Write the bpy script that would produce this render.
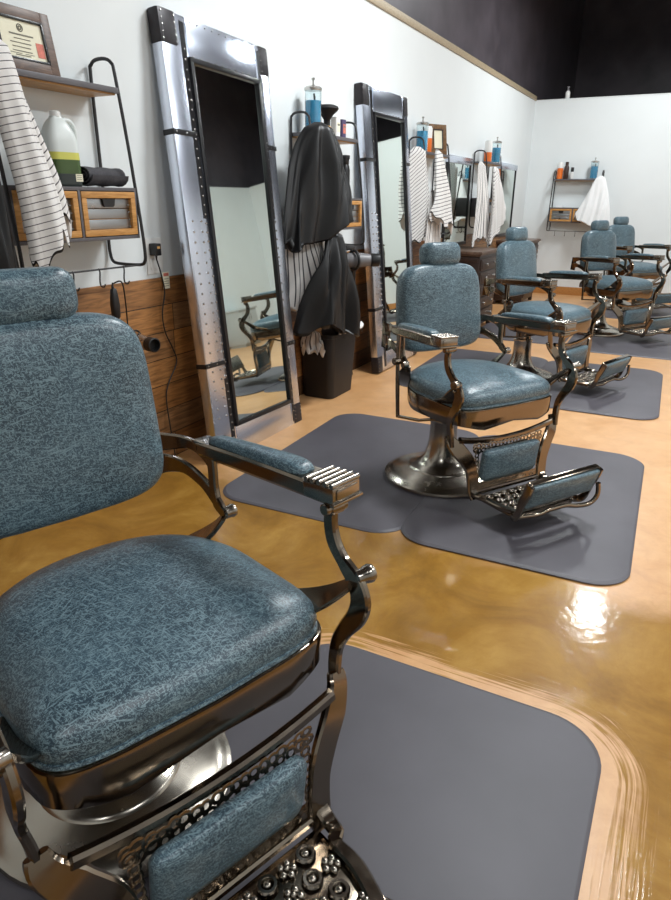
import bpy, bmesh, math, random
from mathutils import Vector, Matrix
from math import sin, cos, pi, radians

for o in list(bpy.data.objects):
    bpy.data.objects.remove(o)
SC = bpy.context.scene
COL = SC.collection

# ------------------------------------------------------------------ camera
F_PX, YAW, PITCH, ROLL, CAM_H = 658.9, .4787, .3657, .0097, 1.4
fwd = Vector((-sin(YAW)*cos(PITCH), cos(YAW)*cos(PITCH), -sin(PITCH)))
rgt = Vector((cos(YAW), sin(YAW), 0)); upv = rgt.cross(fwd)
rgt, upv = cos(ROLL)*rgt + sin(ROLL)*upv, -sin(ROLL)*rgt + cos(ROLL)*upv
cd = bpy.data.cameras.new('camera'); cam = bpy.data.objects.new('camera', cd); COL.objects.link(cam)
cd.sensor_fit = 'HORIZONTAL'; cd.sensor_width = 36; cd.lens = F_PX/671*36
cd.clip_start = .02; cd.clip_end = 100
M = Matrix((rgt, upv, -fwd)).transposed().to_4x4(); M.translation = (0, 0, CAM_H)
cam.matrix_world = M
SC.camera = cam

# ------------------------------------------------------------------ world, lamps, exposure
w = bpy.data.worlds.new('world'); SC.world = w; w.use_nodes = True
w.node_tree.nodes['Background'].inputs[0].default_value = (.9, .95, 1, 1)
w.node_tree.nodes['Background'].inputs[1].default_value = .3
SC.view_settings.view_transform = 'Standard'
SC.view_settings.look = 'None'
SC.view_settings.gamma = 1
SC.view_settings.exposure = -0.4

def area(x, y, z, sx, sy, power, col=(.94, .985, 1)):
    l = bpy.data.lights.new('ceiling_and_fill_lamp', 'AREA'); l.shape = 'RECTANGLE'; l.size = sx; l.size_y = sy
    l.energy = power; l.color = col
    o = bpy.data.objects.new('ceiling_and_fill_lamp', l); COL.objects.link(o); o.location = (x, y, z)
    return o
area(-.45, 4.4, 4.1, .35, 1.1, 190)
area(-.45, 9.0, 4.1, .3, .9, 165)
area(2.2, .4, 4.1, .35, 1.1, 80)  # added fill lamp on the right, lifts the near end
area(2.2, 3.2, 4.1, .35, 1.1, 130)  # added fill lamp, makes up for the weaker main lamp
area(2.3, 6.0, 4.1, .35, 1.1, 80)  # added fill lamp, set where the leaning mirror does not show it
area(.6, -1.9, 4.1, .35, 1.1, 70)  # added fill lamp behind the camera, brightens the nearest chair

# ------------------------------------------------------------------ materials
def lin(c):
    return tuple(((v/255)/12.92 if v/255 <= .04045 else ((v/255+.055)/1.055)**2.4) for v in c) + (1,)

class NT:
    def __init__(s, name):
        s.m = bpy.data.materials.new(name); s.m.use_nodes = True
        s.t = s.m.node_tree; s.b = s.t.nodes['Principled BSDF']
    def n(s, typ, **kw):
        nd = s.t.nodes.new(typ)
        for k, v in kw.items():
            if k.startswith('_'): setattr(nd, k[1:], v)
            else:
                key = int(k[1:]) if k[0] == 'i' and k[1:].isdigit() else k
                nd.inputs[key].default_value = v
        return nd
    def l(s, a, b, ao=0, bi=0):
        s.t.links.new(a.outputs[ao] if hasattr(a, 'outputs') else a, b.inputs[bi] if hasattr(b, 'inputs') else b)
    def ramp(s, stops, interp='LINEAR'):
        r = s.t.nodes.new('ShaderNodeValToRGB'); r.color_ramp.interpolation = interp
        e = r.color_ramp.elements
        while len(e) < len(stops): e.new(.5)
        for el, (p, c) in zip(e, stops): el.position = p; el.color = c
        return r
    def math(s, op, a, b=None):
        nd = s.t.nodes.new('ShaderNodeMath'); nd.operation = op
        for i, v in enumerate((a, b)):
            if v is None: continue
            if isinstance(v, (int, float)): nd.inputs[i].default_value = v
            else: s.t.links.new(v, nd.inputs[i])
        return nd.outputs[0]
    def mix(s, fac, a, b):
        nd = s.t.nodes.new('ShaderNodeMix'); nd.data_type = 'RGBA'
        for sock, v in ((nd.inputs[0], fac), (nd.inputs[6], a), (nd.inputs[7], b)):
            if isinstance(v, (int, float, tuple)): sock.default_value = v
            else: s.t.links.new(v, sock)
        return nd.outputs[2]

def plain(name, rgb, rough=.5, metal=0, spec=.5, noise=0, nscale=20, coat=0, bump=0, alpha=None, trans=0):
    t = NT(name); c = lin(rgb)
    t.b.inputs['Roughness'].default_value = rough; t.b.inputs['Metallic'].default_value = metal
    t.b.inputs['Specular IOR Level'].default_value = spec
    t.b.inputs['Coat Weight'].default_value = coat
    t.b.inputs['Transmission Weight'].default_value = trans
    tc = t.n('ShaderNodeTexCoord')
    nz = t.n('ShaderNodeTexNoise', Scale=nscale, Detail=5.0); t.l(tc, nz, 3)
    k = noise
    r = t.ramp([(.3, tuple(v*(1-k) for v in c[:3])+(1,)), (.7, tuple(min(1, v*(1+k)) for v in c[:3])+(1,))])
    t.l(nz, r); t.l(r, t.b, 0, 'Base Color')
    if bump:
        b = t.n('ShaderNodeBump', Strength=bump, Distance=.002); t.l(nz, b, 0, 'Height'); t.l(b, t.b, 0, 'Normal')
    return t.m

def leather():
    t = NT('distressed_blue_leather')
    tc = t.n('ShaderNodeTexCoord')
    dirs = [(0, 0, .3), (0, .1, 1.2), (.1, 0, 2.2), (.7, .3, .2), (1.25, -.2, 1.57), (.4, 1.0, .8), (2.1, .2, 1.5), (.9, .9, 2.6)]
    acc = None
    for i, r in enumerate(dirs):
        mp = t.n('ShaderNodeMapping', _vector_type='TEXTURE', Rotation=r, Scale=(1/24, 1/300, 1/300), Location=(i*3.7, i*1.3, i*2.1)); t.l(tc, mp, 3)
        nz = t.n('ShaderNodeTexNoise', Scale=1.0, Detail=1.5, Distortion=.35); t.l(mp, nz)
        rp = t.ramp([(.60, (0, 0, 0, 1)), (.69, (1, 1, 1, 1))]); t.l(nz, rp)
        acc = rp.outputs[0] if acc is None else t.math('MAXIMUM', acc, rp.outputs[0])
    big = t.n('ShaderNodeTexNoise', Scale=5.0, Detail=4.0); t.l(tc, big, 3)
    base = t.ramp([(.3, lin((38, 53, 64))), (.75, lin((64, 85, 98)))]); t.l(big, base)
    col = t.mix(t.math('MULTIPLY', acc, .75), base.outputs[0], lin((128, 152, 160)))
    t.l(col, t.b, 0, 'Base Color')
    t.b.inputs['Roughness'].default_value = .33
    t.b.inputs['Specular IOR Level'].default_value = .45
    bp = t.n('ShaderNodeBump', Strength=.12, Distance=.001); t.l(acc, bp, 0, 'Height'); t.l(bp, t.b, 0, 'Normal')
    return t.m

def metal(name, rgb, rough, var=.06, coat=0):
    t = NT(name); t.b.inputs['Base Color'].default_value = lin(rgb); t.b.inputs['Metallic'].default_value = 1
    tc = t.n('ShaderNodeTexCoord'); nz = t.n('ShaderNodeTexNoise', Scale=14.0, Detail=6.0); t.l(tc, nz, 3)
    r = t.ramp([(.3, (max(.02, rough-var),)*3+(1,)), (.75, (rough+var,)*3+(1,))]); t.l(nz, r); t.l(r, t.b, 0, 'Roughness')
    t.b.inputs['Coat Weight'].default_value = coat
    return t.m

def floor_mat():
    """dry peach concrete with a glossy golden sealer, brushed on around the nearest mats and stopping at the second row"""
    t = NT('stained_concrete_floor')
    tc = t.n('ShaderNodeTexCoord')
    n1 = t.n('ShaderNodeTexNoise', Scale=2.2, Detail=8.0, Roughness=.66, Distortion=.8); t.l(tc, n1, 3)
    n2 = t.n('ShaderNodeTexNoise', Scale=9.0, Detail=8.0, Roughness=.7, Distortion=.4); t.l(tc, n2, 3)
    gold = t.ramp([(.28, lin((112, 78, 20))), (.5, lin((150, 108, 36))), (.74, lin((182, 142, 66)))]); t.l(n1, gold)
    peach = t.ramp([(.3, lin((200, 150, 100))), (.7, lin((214, 168, 120)))]); t.l(n1, peach)
    sp = t.n('ShaderNodeSeparateXYZ'); t.l(tc, sp, 3)
    def box_d(cx, cy, hx, hy):
        dx = t.math('MAXIMUM', t.math('SUBTRACT', t.math('ABSOLUTE', t.math('SUBTRACT', sp.outputs[0], cx)), hx), 0)
        dy = t.math('MAXIMUM', t.math('SUBTRACT', t.math('ABSOLUTE', t.math('SUBTRACT', sp.outputs[1], cy)), hy), 0)
        return t.math('SQRT', t.math('ADD', t.math('MULTIPLY', dx, dx), t.math('MULTIPLY', dy, dy)))
    d = box_d(-.45, .86, .31, .60)
    cv = t.n('ShaderNodeCombineXYZ')
    t.t.links.new(t.math('MULTIPLY', d, 95.0), cv.inputs[0])
    t.t.links.new(t.math('MULTIPLY', t.math('ADD', sp.outputs[0], t.math('MULTIPLY', sp.outputs[1], -1.0)), 3.0), cv.inputs[1])
    st = t.n('ShaderNodeTexNoise', Scale=1.0, Detail=5.0, Distortion=.9); t.l(cv, st)
    stc = t.math('SUBTRACT', st.outputs[0], .5); nc = t.math('SUBTRACT', n1.outputs[0], .5)
    near = t.math('ADD', t.math('SUBTRACT', d, .215), t.math('ADD', t.math('MULTIPLY', stc, .28), t.math('MULTIPLY', nc, .22)))
    far = t.math('ADD', t.math('SUBTRACT', 2.5, sp.outputs[1]), t.math('ADD', t.math('MULTIPLY', nc, .7), t.math('MULTIPLY', sp.outputs[0], -.12)))
    r1 = t.ramp([(0, (0, 0, 0, 1)), (.05, (1, 1, 1, 1))]); t.t.links.new(near, r1.inputs[0])
    r2 = t.ramp([(0, (0, 0, 0, 1)), (.22, (1, 1, 1, 1))]); t.t.links.new(far, r2.inputs[0])
    k = t.math('MULTIPLY', r1.outputs[0], r2.outputs[0])
    k = t.math('MULTIPLY', k, .93)
    col = t.mix(k, peach.outputs[0], gold.outputs[0])
    dirt = t.ramp([(.3, lin((226, 214, 200))), (.6, (1, 1, 1, 1))]); t.l(n2, dirt)
    mul = t.n('ShaderNodeMix', _data_type='RGBA', _blend_type='MULTIPLY'); mul.inputs[0].default_value = .6
    t.t.links.new(col, mul.inputs[6]); t.l(dirt, mul, 0, 7); t.t.links.new(mul.outputs[2], t.b.inputs['Base Color'])
    t.t.links.new(t.math('SUBTRACT', .5, t.math('MULTIPLY', k, .38)), t.b.inputs['Specular IOR Level'])
    rr = t.ramp([(.3, (.3,)*3+(1,)), (.7, (.42,)*3+(1,))]); t.l(n2, rr); t.l(rr, t.b, 0, 'Roughness')
    t.t.links.new(t.math('MULTIPLY', k, .5), t.b.inputs['Coat Weight']); t.b.inputs['Coat Roughness'].default_value = .1
    wv = t.n('ShaderNodeTexNoise', Scale=16.0, Detail=4.0); t.l(tc, wv, 3)
    hs = t.math('ADD', t.math('MULTIPLY', wv.outputs[0], .6), t.math('MULTIPLY', t.math('LESS_THAN', near, .12), t.math('MULTIPLY', st.outputs[0], .5)))
    bp = t.n('ShaderNodeBump', Strength=.2, Distance=.01); t.t.links.new(hs, bp.inputs['Height'])
    t.l(bp, t.b, 0, 'Coat Normal')
    b2 = t.n('ShaderNodeBump', Strength=.06, Distance=.01); t.t.links.new(hs, b2.inputs['Height']); t.l(b2, t.b, 0, 'Normal')
    return t.m

def plank_mat():
    t = NT('reclaimed_wood_planks')
    tc = t.n('ShaderNodeTexCoord'); sp = t.n('ShaderNodeSeparateXYZ'); t.l(tc, sp, 3)
    row = t.math('FLOOR', t.math('DIVIDE', sp.outputs[2], .143))
    wn = t.n('ShaderNodeTexWhiteNoise', _noise_dimensions='1D'); t.l(row, wn, 0, 'W')
    yy = t.math('ADD', sp.outputs[1], t.math('MULTIPLY', wn.outputs[0], 1.7))
    colm = t.math('FLOOR', t.math('DIVIDE', yy, .93))
    cmb = t.n('ShaderNodeCombineXYZ'); t.l(row, cmb, 0, 0); t.l(colm, cmb, 0, 1)
    w2 = t.n('ShaderNodeTexWhiteNoise', _noise_dimensions='2D'); t.l(cmb, w2, 0, 'Vector')
    mp = t.n('ShaderNodeMapping', Scale=(1, 2.5, 26)); t.l(tc, mp, 3)
    g = t.n('ShaderNodeTexNoise', Scale=2.2, Detail=8.0, Distortion=1.0); t.l(mp, g)
    r = t.ramp([(0, lin((98, 68, 44))), (.3, lin((182, 124, 68))), (.55, lin((138, 112, 86))), (.8, lin((196, 134, 72))), (1, lin((112, 76, 48)))]); t.l(w2, r)
    gr = t.ramp([(.3, (.3, .28, .26, 1)), (.65, (1, 1, 1, 1))]); t.l(g, gr)
    mul = t.n('ShaderNodeMix', _data_type='RGBA', _blend_type='MULTIPLY'); mul.inputs[0].default_value = .9
    t.l(r, mul, 0, 6); t.l(gr, mul, 0, 7)
    fz = t.math('FRACT', t.math('DIVIDE', sp.outputs[2], .143)); fy = t.math('FRACT', t.math('DIVIDE', yy, .93))
    gap = t.math('MAXIMUM', t.math('LESS_THAN', fz, .03), t.math('LESS_THAN', fy, .005))
    t.l(t.mix(gap, mul.outputs[2], lin((22, 14, 9))), t.b, 0, 'Base Color')
    t.b.inputs['Roughness'].default_value = .55
    return t.m

def wood(name, c1, c2, scale=(1, 1, 1), rough=.45):
    t = NT(name); tc = t.n('ShaderNodeTexCoord')
    mp = t.n('ShaderNodeMapping', Scale=scale); t.l(tc, mp, 3)
    g = t.n('ShaderNodeTexNoise', Scale=6.0, Detail=7.0, Distortion=1.2); t.l(mp, g)
    r = t.ramp([(.3, lin(c1)), (.7, lin(c2))]); t.l(g, r); t.l(r, t.b, 0, 'Base Color')
    t.b.inputs['Roughness'].default_value = rough
    return t.m

def stripe(name, axis, period, width, ground=(226, 223, 220), ink=(74, 70, 74)):
    t = NT(name); uv = t.n('ShaderNodeUVMap'); sp = t.n('ShaderNodeSeparateXYZ'); t.l(uv, sp)
    f = t.math('FRACT', t.math('DIVIDE', sp.outputs[axis], period))
    k = t.math('LESS_THAN', f, width)
    tc = t.n('ShaderNodeTexCoord'); nz = t.n('ShaderNodeTexNoise', Scale=300.0); t.l(tc, nz, 3)
    bp = t.n('ShaderNodeBump', Strength=.1, Distance=.001); t.l(nz, bp, 0, 'Height'); t.l(bp, t.b, 0, 'Normal')
    t.l(t.mix(k, lin(ground), lin(ink)), t.b, 0, 'Base Color')
    t.b.inputs['Roughness'].default_value = .75; t.b.inputs['Sheen Weight'].default_value = .2
    return t.m

def glassy(name, rgb, rough=.03, ior=1.4):
    t = NT(name); t.b.inputs['Base Color'].default_value = lin(rgb); t.b.inputs['Transmission Weight'].default_value = 1
    t.b.inputs['Roughness'].default_value = rough; t.b.inputs['IOR'].default_value = ior
    return t.m

MT = dict(
    leather=leather(),
    metal=metal('black_nickel', (130, 119, 106), .16),
    bright=metal('bright_nickel', (144, 137, 128), .2),
    disc=metal('brushed_nickel', (170, 163, 152), .24, .05),
    black=plain('black_plastic', (24, 23, 24), .4),
    dark=plain('dark_fabric', (38, 36, 40), .6, noise=.2, nscale=60),
    floor=floor_mat(), planks=plank_mat(),
    white_wall=plain('white_wall_paint', (224, 229, 230), .6, noise=.015, nscale=3, bump=.05),
    black_wall=plain('black_wall_paint', (86, 80, 86), .4, noise=.25, nscale=2.5),
    tan=wood('tan_trim_wood', (152, 136, 110), (184, 168, 140), (1, 6, 20)),
    tan_base=wood('tan_baseboard', (166, 112, 58), (196, 140, 80), (6, 6, 20)),
    mat=plain('grey_rubber_mat', (80, 77, 83), .5, noise=.13, nscale=3.5, bump=.05),
    rod=plain('dark_grey_metal_rod', (62, 61, 62), .4, metal=.6),
    board=plain('grey_shelf_metal', (98, 95, 98), .45, metal=.3, noise=.08),
    ply=wood('shelf_underside_wood', (168, 122, 66), (196, 150, 92), (8, 1, 8)),
    drawer_wood=wood('drawer_wood', (170, 118, 58), (206, 152, 88), (4, 2, 14)),
    galv=metal('galvanised_sheet', (168, 170, 172), .35, .1),
    alu=metal('polished_aluminium', (218, 224, 238), .25, 0),
    mirror=metal('mirror_glass', (226, 236, 230), .022, .0),
    cap=plain('black_corner_leather', (40, 36, 40), .4, metal=.3, noise=.2, nscale=30),
    bezel=plain('black_bezel', (30, 29, 31), .3, metal=.2),
    frame_wood=wood('walnut_picture_frame', (70, 50, 40), (112, 86, 70), (10, 2, 10)),
    frame_brown=wood('brown_picture_frame', (72, 48, 26), (128, 92, 52), (6, 6, 6)),
    paper=plain('cream_paper', (232, 228, 204), .7, noise=.02),
    ink=plain('grey_print', (120, 118, 108), .8),
    red=plain('red_print', (206, 120, 104), .7, noise=.25, nscale=60),
    cab=wood('dark_carved_wood', (30, 21, 18), (60, 43, 36), (3, 3, 20), .4),
    cabtop=wood('cabinet_top_wood', (76, 58, 48), (112, 90, 76), (3, 12, 3), .4),
    white=plain('white_plastic', (228, 228, 226), .35),
    orange=plain('orange_plastic', (226, 112, 36), .4),
    jugp=plain('milky_plastic', (214, 220, 218), .35),
    green=plain('green_liquid', (62, 84, 38), .25, noise=.3, nscale=9),
    yellow=plain('yellow_liquid', (206, 204, 96), .3),
    navy=plain('dark_green_liquid', (38, 46, 44), .3),
    blue=plain('blue_disinfectant', (66, 168, 214), .12, noise=.12, nscale=14),
    glass=glassy('clear_glass', (240, 248, 250)),
    lid=metal('jar_lid_metal', (190, 188, 184), .25),
    bristle=plain('black_bristle', (20, 18, 20), .7, noise=.4, nscale=120),
    brushwood=wood('brush_handle_wood', (190, 140, 78), (222, 176, 112), (3, 3, 12)),
    binp=plain('dark_bin_plastic', (22, 18, 18), .5, noise=.1),
    blackcape=plain('black_nylon_cape', (19, 18, 19), .42, spec=.5, noise=.15, nscale=30),
    towel=plain('charcoal_towel', (74, 73, 77), .95, noise=.3, nscale=200, bump=.3),
    terry=plain('white_terry', (232, 232, 232), .95, noise=.05, nscale=200, bump=.3),
    stripe_across=stripe('white_cape_cross_stripe', 1, .024, .13),
    stripe_along=stripe('white_cape_long_stripe', 0, .030, .2),
    stripe_narrow=stripe('white_cape_narrow_stripe', 0, .014, .25),
    stripe_fine=stripe('white_cape_fine_stripe', 1, .032, .18),
    grey_light=plain('light_grey_laminate', (176, 180, 180), .5),
    grey=plain('grey_plastic', (112, 110, 112), .4),
    brown=plain('dark_brown_bottle', (58, 38, 32), .3),
)

# ------------------------------------------------------------------ mesh helpers
class B:
    def __init__(s): s.bm = bmesh.new(); s.mi = 0; s.uv = None
    def faces_from(s, n0):
        s.bm.faces.ensure_lookup_table()
        for f in s.bm.faces[n0:]: f.material_index = s.mi
    def add(s, verts, faces):
        n0 = len(s.bm.faces); vs = [s.bm.verts.new(v) for v in verts]
        for f in faces:
            try: s.bm.faces.new([vs[i] for i in f])
            except ValueError: pass
        s.faces_from(n0); return vs
    def box(s, c, d, bev=.003, rot=None, seg=2):
        n0 = len(s.bm.faces); b2 = bmesh.new(); bmesh.ops.create_cube(b2, size=1)
        for v in b2.verts: v.co = Vector((v.co.x*d[0], v.co.y*d[1], v.co.z*d[2]))
        if bev: bmesh.ops.bevel(b2, geom=b2.edges[:], offset=min(bev, min(d)*.45), segments=seg, affect='EDGES', profile=.6)
        m = Matrix.Translation(Vector(c)) @ (rot.to_4x4() if rot else Matrix())
        b2.verts.ensure_lookup_table(); b2.verts.index_update()
        s.add([m @ v.co for v in b2.verts], [[v.index for v in f.verts] for f in b2.faces]); b2.free(); return s
    def rings(s, rings, close=True, cap0=True, cap1=True):
        n0 = len(s.bm.faces); R = [[s.bm.verts.new(p) for p in r] for r in rings]; n = len(R[0])
        for a, b in zip(R, R[1:]):
            for i in range(n if close else n-1):
                j = (i+1) % n
                try: s.bm.faces.new((a[i], a[j], b[j], b[i]))
                except ValueError: pass
        if cap0: s.bm.faces.new(list(reversed(R[0])))
        if cap1: s.bm.faces.new(R[-1])
        s.faces_from(n0); return R
    def tube(s, path, r, n=10, smooth=0):
        path = [Vector(p) for p in path]
        if smooth: path = spline(path, smooth)
        rs = r if isinstance(r, (list, tuple)) else [r]*len(path)
        if len(rs) != len(path): rs = [rs[int(i*(len(rs)-1)/(len(path)-1)+.5)] for i in range(len(path))]
        rings = []; nv = None
        for i, p in enumerate(path):
            t = (path[min(i+1, len(path)-1)]-path[max(i-1, 0)]).normalized()
            if nv is None: nv = t.orthogonal().normalized()
            nv = (nv-t*nv.dot(t)).normalized(); bv = t.cross(nv)
            rings.append([p+rs[i]*(nv*cos(2*pi*k/n)+bv*sin(2*pi*k/n)) for k in range(n)])
        s.rings(rings); return s
    def bar(s, path, ws, ts, ref, smooth=0, ch=.25):
        """flat bar: thickness ts along ref, width ws across it; rounded rectangle section"""
        path = [Vector(p) for p in path]; ref = Vector(ref).normalized()
        k0 = len(path)
        if smooth: path = spline(path, smooth)
        def val(a, i):
            if not isinstance(a, (list, tuple)): return a
            f = i*(k0-1)/(len(path)-1); j = min(int(f), k0-2); return a[j]+(a[j+1]-a[j])*(f-j)
        rings = []
        for i, p in enumerate(path):
            t = (path[min(i+1, len(path)-1)]-path[max(i-1, 0)]).normalized()
            side = t.cross(ref).normalized(); rf = side.cross(t)
            W, T = val(ws, i)/2, val(ts, i)/2; c = min(W, T)*ch*2
            pts = [(W, T-c), (W-c, T), (-W+c, T), (-W, T-c), (-W, -T+c), (-W+c, -T), (W-c, -T), (W, -T+c)]
            rings.append([p+side*a+rf*b for a, b in pts])
        s.rings(rings); return s
    def lathe(s, prof, n=32, c=(0, 0, 0), axis=None, cap0=True, cap1=True):
        m = Matrix.Translation(Vector(c))
        if axis is not None: m = m @ Vector((0, 0, 1)).rotation_difference(Vector(axis)).to_matrix().to_4x4()
        s.rings([[m @ Vector((max(r, .0004)*cos(2*pi*k/n), max(r, .0004)*sin(2*pi*k/n), z)) for k in range(n)] for r, z in prof], cap0=cap0, cap1=cap1); return s
    def cyl(s, a, b, r, n=16, bev=.15):
        a, b = Vector(a), Vector(b); L = (b-a).length; e = min(r*bev, L*.3)
        s.lathe([(r-e, 0), (r, e), (r, L-e), (r-e, L)], n, a, (b-a).normalized()); return s
    def cushion(s, outline, prof, m=Matrix(), ctr=(0, 0)):
        """outline: 2D closed polygon; prof: (scale, height)"""
        s.rings([[m @ Vector((ctr[0]+(x-ctr[0])*k, ctr[1]+(y-ctr[1])*k, z)) for x, y in outline] for k, z in prof]); return s
    def torus(s, c, R, r, axis=(0, 0, 1), n=14, k=7, sx=1, sy=1, sz=1):
        m = Matrix.Translation(Vector(c)) @ Vector((0, 0, 1)).rotation_difference(Vector(axis)).to_matrix().to_4x4()
        rg = [[m @ Vector(((R+r*cos(2*pi*j/k))*cos(2*pi*i/n)*sx, (R+r*cos(2*pi*j/k))*sin(2*pi*i/n)*sy, r*sin(2*pi*j/k)*sz)) for j in range(k)] for i in range(n)]
        rg.append(rg[0]); n0 = len(s.bm.faces)
        R_ = [[s.bm.verts.new(p) for p in q] for q in rg[:-1]]
        for i in range(n):
            a, b = R_[i], R_[(i+1) % n]
            for j in range(k): s.bm.faces.new((a[j], b[j], b[(j+1) % k], a[(j+1) % k]))
        s.faces_from(n0); return s
    def ball(s, c, r, sc=(1, 1, 1), n=12):
        n0 = len(s.bm.faces)
        pr = [(r*sin(pi*i/8), -r*cos(pi*i/8)) for i in range(9)]
        s.rings([[Vector(c)+Vector((max(q, .0003)*cos(2*pi*k/n)*sc[0], max(q, .0003)*sin(2*pi*k/n)*sc[1], z*sc[2])) for k in range(n)] for q, z in pr]); return s
    def build(s, name, mats, parent=None, loc=(0, 0, 0), rotz=0, sharp=38):
        bmesh.ops.recalc_face_normals(s.bm, faces=s.bm.faces[:])
        me = bpy.data.meshes.new(name)
        s.bm.to_mesh(me); s.bm.free()
        for m in (mats if isinstance(mats, (list, tuple)) else [mats]): me.materials.append(m)
        for p in me.polygons: p.use_smooth = True
        if sharp: me.set_sharp_from_angle(angle=radians(sharp))
        o = bpy.data.objects.new(name, me); COL.objects.link(o); o.parent = parent
        o.location = loc; o.rotation_euler = (0, 0, rotz); return o

def spline(pts, sub):
    out = []; n = len(pts)
    for i in range(n-1):
        p0, p1, p2, p3 = pts[max(i-1, 0)], pts[i], pts[i+1], pts[min(i+2, n-1)]
        for k in range(sub):
            t = k/sub
            out.append(.5*((2*p1)+(p2-p0)*t+(2*p0-5*p1+4*p2-p3)*t*t+(3*p1-p0-3*p2+p3)*t**3))
    out.append(pts[-1]); return out

def rrect(w, h, r, n=6, cx=0, cy=0):
    out = []
    for qx, qy, a0 in ((1, 1, 0), (-1, 1, 90), (-1, -1, 180), (1, -1, 270)):
        for k in range(n+1):
            a = radians(a0+90*k/n); out.append((cx+qx*(w/2-r)+r*cos(a), cy+qy*(h/2-r)+r*sin(a)))
    return out

def thing(name, label, cat, loc=(0, 0, 0), rotz=0, group=None):
    o = bpy.data.objects.new(name, None); COL.objects.link(o); o.location = loc; o.rotation_euler = (0, 0, rotz)
    o.empty_display_size = .1
    return tag(o, label, cat, group)
def tag(o, label, cat, group=None):
    o['label'] = label; o['category'] = cat
    if group: o['group'] = group
    return o
def struct(b, name, m):
    o = b.build(name, m); o['kind'] = 'structure'; return o
def copy_tree(o, parent=None):
    c = o.copy(); COL.objects.link(c); c.parent = parent
    for ch in list(o.children): copy_tree(ch, c)
    return c
Rz = lambda a: Matrix.Rotation(a, 3, 'Z')
Ry = lambda a: Matrix.Rotation(a, 3, 'Y')
Rx = lambda a: Matrix.Rotation(a, 3, 'X')

# ------------------------------------------------------------------ room shell
XW, YB, XR, YF = -2.47, 11.1, 2.85, -3.6
ZW = 2.765
struct(B().box(((XW+XR)/2, (YF+YB)/2, -.05), (XR-XW+.4, YB-YF+.4, .1), 0), 'floor', MT['floor'])
struct(B().box((XW-.06, (YF+YB)/2, ZW/2), (.12, YB-YF+.24, ZW), 0), 'wall_left', MT['white_wall'])
struct(B().box(((XW+XR)/2, YB+.06, ZW/2), (XR-XW, .12, ZW), 0), 'wall_back', MT['white_wall'])
struct(B().box((XR+.06, (YF+YB)/2, ZW/2), (.12, YB-YF+.24, ZW), 0), 'wall_right', MT['white_wall'])
struct(B().box(((XW+XR)/2, YF-.06, ZW/2), (XR-XW, .12, ZW), 0), 'wall_front', MT['white_wall'])
struct(B().box((XW-.2, 5.5, 3.9), (.1, 19.2, 2.6), 0), 'wall_upper_left', MT['black_wall'])
struct(B().box((.3, 15.05, 3.6), (6.2, .1, 3.2), 0), 'wall_upper_back', MT['black_wall'])
struct(B().box((XR+.2, 5.5, 3.9), (.1, 19.2, 2.6), 0), 'wall_upper_right', MT['black_wall'])
struct(B().box((.19, YF-.2, 3.9), (5.9, .1, 2.6), 0), 'wall_upper_front', MT['black_wall'])
struct(B().box((.19, 5.7, 5.25), (6.1, 19.6, .1), 0), 'ceiling', MT['black_wall'])
struct(B().box((.19, 13.2, 2.6), (5.9, 4.0, .08), 0), 'ceiling_back_room', MT['black_wall'])
struct(B().box((XW-.06, (YF+YB)/2, ZW+.03), (.15, YB-YF, .06), .006), 'trim_1', MT['tan'])
struct(B().box(((XW+XR)/2, YB+.06, ZW+.006), (XR-XW, .13, .012), .003), 'trim_2', MT['white_wall'])
struct(B().box((XW+.009, (YF+YB)/2, .5), (.018, YB-YF, 1.0), .002), 'trim_3', MT['planks'])
struct(B().box(((XW+XR)/2, YB-.008, .06), (XR-XW-.04, .016, .12), .003), 'baseboard_back', MT['tan_base'])
struct(B().box((XR-.008, (YF+YB)/2, .06), (.016, YB-YF-.04, .12), .003), 'baseboard_right', MT['tan_base'])
struct(B().box(((XW+XR)/2, YF+.008, .06), (XR-XW-.04, .016, .12), .003), 'baseboard_front', MT['tan_base'])

# ------------------------------------------------------------------ mats
def mat(cx, cy, sx, sy, rot, z, label):
    b = B(); o = rrect(sx, sy, .16, 10)
    k = 1-.008/min(sx, sy)*2
    b.cushion(o, [(1, 0), (1, .003), (k, .010), (k*.995, .0105)])
    t = b.build('floor_mat', MT['mat'], None, (cx, cy, z), radians(rot)); tag(t, label, 'mat', 'grey anti-fatigue mats on the floor'); return t
mat(-.455, .86, .95, 1.57, 0, 0, 'grey rubber floor mat nearest the viewer, in front of the closest barber chair')
mat(-1.45, .87, 1.0, 1.57, 0, 0, 'grey rubber floor mat under the rear of the closest barber chair')
mat(-.505, 3.19, .97, 1.56, 1.6, .004, 'grey rubber floor mat under the footrest of the second barber chair')
mat(-1.46, 3.17, 1.0, 1.56, 1.6, 0, 'grey rubber floor mat beside the tall leaning mirror, behind the second chair')
mat(-.52, 5.52, .97, 1.57, 1.6, .004, 'grey rubber floor mat under the footrest of the third barber chair')
mat(-1.5, 5.55, 1.0, 1.57, 1.6, 0, 'grey rubber floor mat behind the third barber chair, near the second leaning mirror')
mat(-.45, 7.6, 1.15, 1.5, 1.6, 0, 'grey rubber floor mat under the fourth barber chair')
mat(-1.55, 7.7, 1.0, 1.4, 1.6, 0, 'grey rubber floor mat beside the dark cabinet, behind the fourth chair')
mat(-.3, 9.9, 1.3, 1.6, 1.6, 0, 'grey rubber floor mat under the farthest barber chair by the back wall')

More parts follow.
